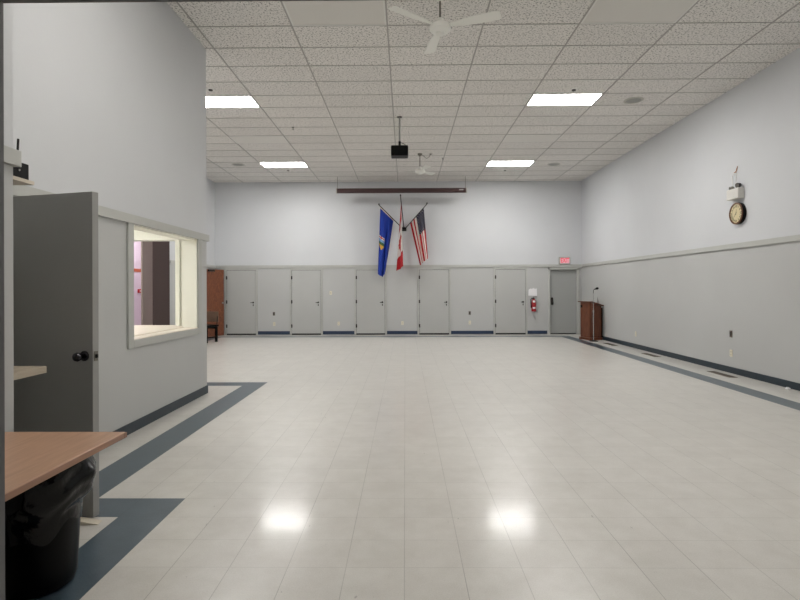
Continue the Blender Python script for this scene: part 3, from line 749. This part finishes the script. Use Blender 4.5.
# ------------------------------------------------------------------ chair by the far left door
t=thing('chair','black chair with tan backrest in front of the brown wood door','chair',(-5.45,14.50,0),math.radians(-20))
def leg(x,y): 
    m=MB(); m.box(x-.028,x+.028,y-.028,y+.028,0,.42); m.build('leg',BLACKP,t,bevel=.004)
for x in (-.2,.2):
    for y in (-.2,.2): leg(x,y)
m=MB(); m.box(-.25,.25,-.25,.25,.42,.475); m.build('seat',BLACKP,t,bevel=.015)
for x in (-.2,.2):
    m=MB(); m.box(x-.012,x+.012,-.17,.17,.12,.16); m.build('stretcher',BLACKP,t)
for y in (-.2,.2):
    m=MB(); m.box(-.17,.17,y-.012,y+.012,.36,.42); m.build('apron',BLACKP,t)
m=MB(); pts=[]
for k in range(9):
    a=-1+k/4; pts.append((.24*a,.235-.04*(1-a*a)*-1))
poly=pts+[(x,y+.02) for x,y in pts[::-1]]
m.prism(poly,.54,.83); m.build('backrest',CANVAS,t,bevel=.006)
for x in (-.2,.2):
    m=MB(); m.tube([(x,.22,.46),(x,.238,.6),(x,.245,.7)],.012,8); m.build('back_post',BLACKM,t)

# ------------------------------------------------------------------ near left corner
t=thing('folding_table','maple laminate table in the near left corner over the black bin','table',(-1.71,1.93,0))
m=MB(); m.box(-.305,.305,-.72,.72,.712,.74); m.build('tabletop',[LAM],t,bevel=.004)
m=MB(); e=.003
m.box(.3045,.308,-.72,.723,.7125,.7375); m.box(-.3,.3045,.7195,.723,.7125,.7375); m.box(.3045,.3092,.70,.7236,.7125,.7375); m.build('edge_band',LAMEDGE,t)
for y in (-.45,.22):
    m=MB(); m.box(-.03,.03,y-.025,y+.025,.06,.70); m.box(-.24,.24,y-.03,y+.03,.0,.06); m.box(-.24,.24,y-.03,y+.03,.69,.712); m.build('leg',BLACKM,t,bevel=.004)
# bin
t=thing('trash_can','black trash can lined with a black bag under the maple table','bin',(-1.825,2.60,0))
m=MB(); m.lathe([(.11,.004),(.145,.0),(.165,.012),(.176,.045),(.178,.08),(.205,.62),(.212,.63),(.205,.632),(.198,.62),(.168,.06),(.02,.05)],40); m.build('bin_body',BLACKP,t)
m=MB(); n=72; rows=26; vs=[]; fs=[]
rnd=random.Random(3)
ph=[rnd.uniform(0,6.28) for _ in range(12)]
for j in range(rows+1):
    s=j/rows
    for k in range(n):
        a=2*PI*k/n
        hem=.30+.035*math.sin(3*a+ph[0])+.025*math.sin(7*a+ph[1])
        side=.5+.5*math.cos(a-.25)              # fuller on the hall side
        if s<.12: z=.56+(.645-.56)*(s/.12); r=.192+.022*(s/.12)
        else:
            q=(s-.12)/.88; z=.645-(.645-hem)*q
            r=.219+(.045*math.sin(PI*min(1,q*1.25))-.018*q)*side-.01*q
            r+=(.004+.012*side)*math.sin(PI*min(1,q*1.1))*(.6*math.sin(5*a+7*q+ph[4])+.5*math.sin(9*a-6*q+ph[2])+.5*math.sin(19*q+3*math.sin(2*a+ph[5])))
            r=max(r,.18+(z-.08)/.54*.027+.005)
        z+=.005*math.sin(7*a+ph[6])
        r=min(r,.285 if math.cos(a)>-.3 else .226)
        vs.append((r*math.cos(a),r*math.sin(a),z))
for j in range(rows):
    for k in range(n):
        a=j*n+k; b=j*n+(k+1)%n; fs.append((a,b,b+n,a+n))
m.add(vs,fs,0,True); m.build('bin_bag',BAG,t,label='shiny crumpled black bin bag')
# door wedge
m=MB(); Mwg=tr(-1.965,3.285,0)@rot('Z',.1)
m.add([Mwg@Vector(p) for p in [(-.09,-.03,0),(.06,-.03,0),(.06,.03,0),(-.09,.03,0),(-.09,-.03,.035),(-.09,.03,.035),(.06,-.03,.003),(.06,.03,.003)]],[(0,3,2,1),(0,1,6,4),(1,2,7,6),(2,3,5,7),(3,0,4,5),(4,6,7,5)])
tag(m.build('door_wedge',mat('pale rubber',(196,188,172),.6)),'pale door wedge on the floor at the foot of the open grey door','wedge')
# shelves on the stub wall end
t=thing('wall_shelf','pale shelf above head height at the left edge, holding a black box','shelf',(XL+.15,YN,2.0),0)
m=MB(); m.box(0,.50,.031,.262,.055,.075); m.build('board',mat('shelf board',(206,196,180),.5),t)
for x in (.08,.36):
    m=MB(); m.box(x,x+.02,.012,.2,.035,.055); m.box(x,x+.02,0,.0125,-.12,.055); m.build('bracket',WHITEP,t)
t=thing('wireless_receiver','black receiver box with a thin antenna on the high pale shelf','receiver',(-2.27,2.90,2.075))
m=MB(); m.box(-.125,.125,-.10,.11,.003,.092); m.build('case',BLACKP,t,bevel=.004)
m=MB(); m.tube([(.07,.09,.09),(.078,.09,.235)],.006,6); m.build('antenna',BLACKM,t)
m=MB(); m.lathe([(.006,0),(.006,.004)],10,tr(.125,.03,.045)@rot('Y',PI/2)); m.build('knob',STEEL,t)
t=thing('wall_ledge','pale wood ledge at elbow height beside the open grey door','ledge',(XL+.12,YN,0))
m=MB(); m.box(0,.58,.0,.29,.972,1.012); m.build('board',LEDGE,t,bevel=.004)
for x in (.08,.42):
    m=MB(); m.prism([(0,.972),(.2,.972),(0,.75)],x,x+.02,Matrix(((0,0,1,0),(1,0,0,0),(0,1,0,0),(0,0,0,1)))); m.build('bracket',WHITEP,t)

# fire alarm pull in the foyer
t=thing('fire_alarm_pull','small red alarm pull on the pinkish wall seen through serving window','alarm',(-9.2,18.35,1.39))
m=MB(); m.box(0,.05,-.09,.09,-.065,.065); m.build('box',mat('alarm red',(176,20,30),.4),t,bevel=.006)
m=MB(); m.box(.05,.062,-.035,.035,-.02,.02); m.build('pull_bar',WHITEP,t)

# kitchen lamp, and two unseen fill lamps added in the foyer
def room_lamp(name,loc,label,m_,a,b):
    t=thing('ceiling_light',label,'light',loc,0)
    m=MB(); w=.03
    m.box(-a,a,-b,-b+w,-.05,0); m.box(-a,a,b-w,b,-.05,0); m.box(-a,-a+w,-b+w,b-w,-.05,0); m.box(a-w,a,-b+w,b-w,-.05,0); m.build('frame',WHITEP,t)
    m=MB(); m.box(-a+w,a-w,-b+w,b-w,-.045,-.01); m.build('diffuser',m_,t)
room_lamp('ceiling_light',(-4.3,6.0,2.6),'glowing lamp on the kitchen ceiling behind the serving window',LITK,.6,.3)
room_lamp('ceiling_light',(-8.1,17.6,3.6),'unseen lamp added on the foyer ceiling to brighten the pinkish wall',LITF,.6,.6)  # added fill, lifts the pink wall
room_lamp('ceiling_light',(-6.75,12.6,3.6),'unseen lamp added on the foyer ceiling to brighten the taupe wall end',LITD,.3,.6)  # added fill, placed to reach the hall side of the taupe stub

# ------------------------------------------------------------------ world and view
w=bpy.data.worlds.new('world'); S.world=w; w.use_nodes=True
w.node_tree.nodes['Background'].inputs[0].default_value=(.5,.52,.55,1); w.node_tree.nodes['Background'].inputs[1].default_value=.05
S.view_settings.view_transform='Standard'; S.view_settings.look='None'; S.view_settings.exposure=.75; S.view_settings.gamma=1
S.view_settings.use_curve_mapping=False
S.cycles.max_bounces=10; S.cycles.diffuse_bounces=6
bpy.context.view_layer.update()
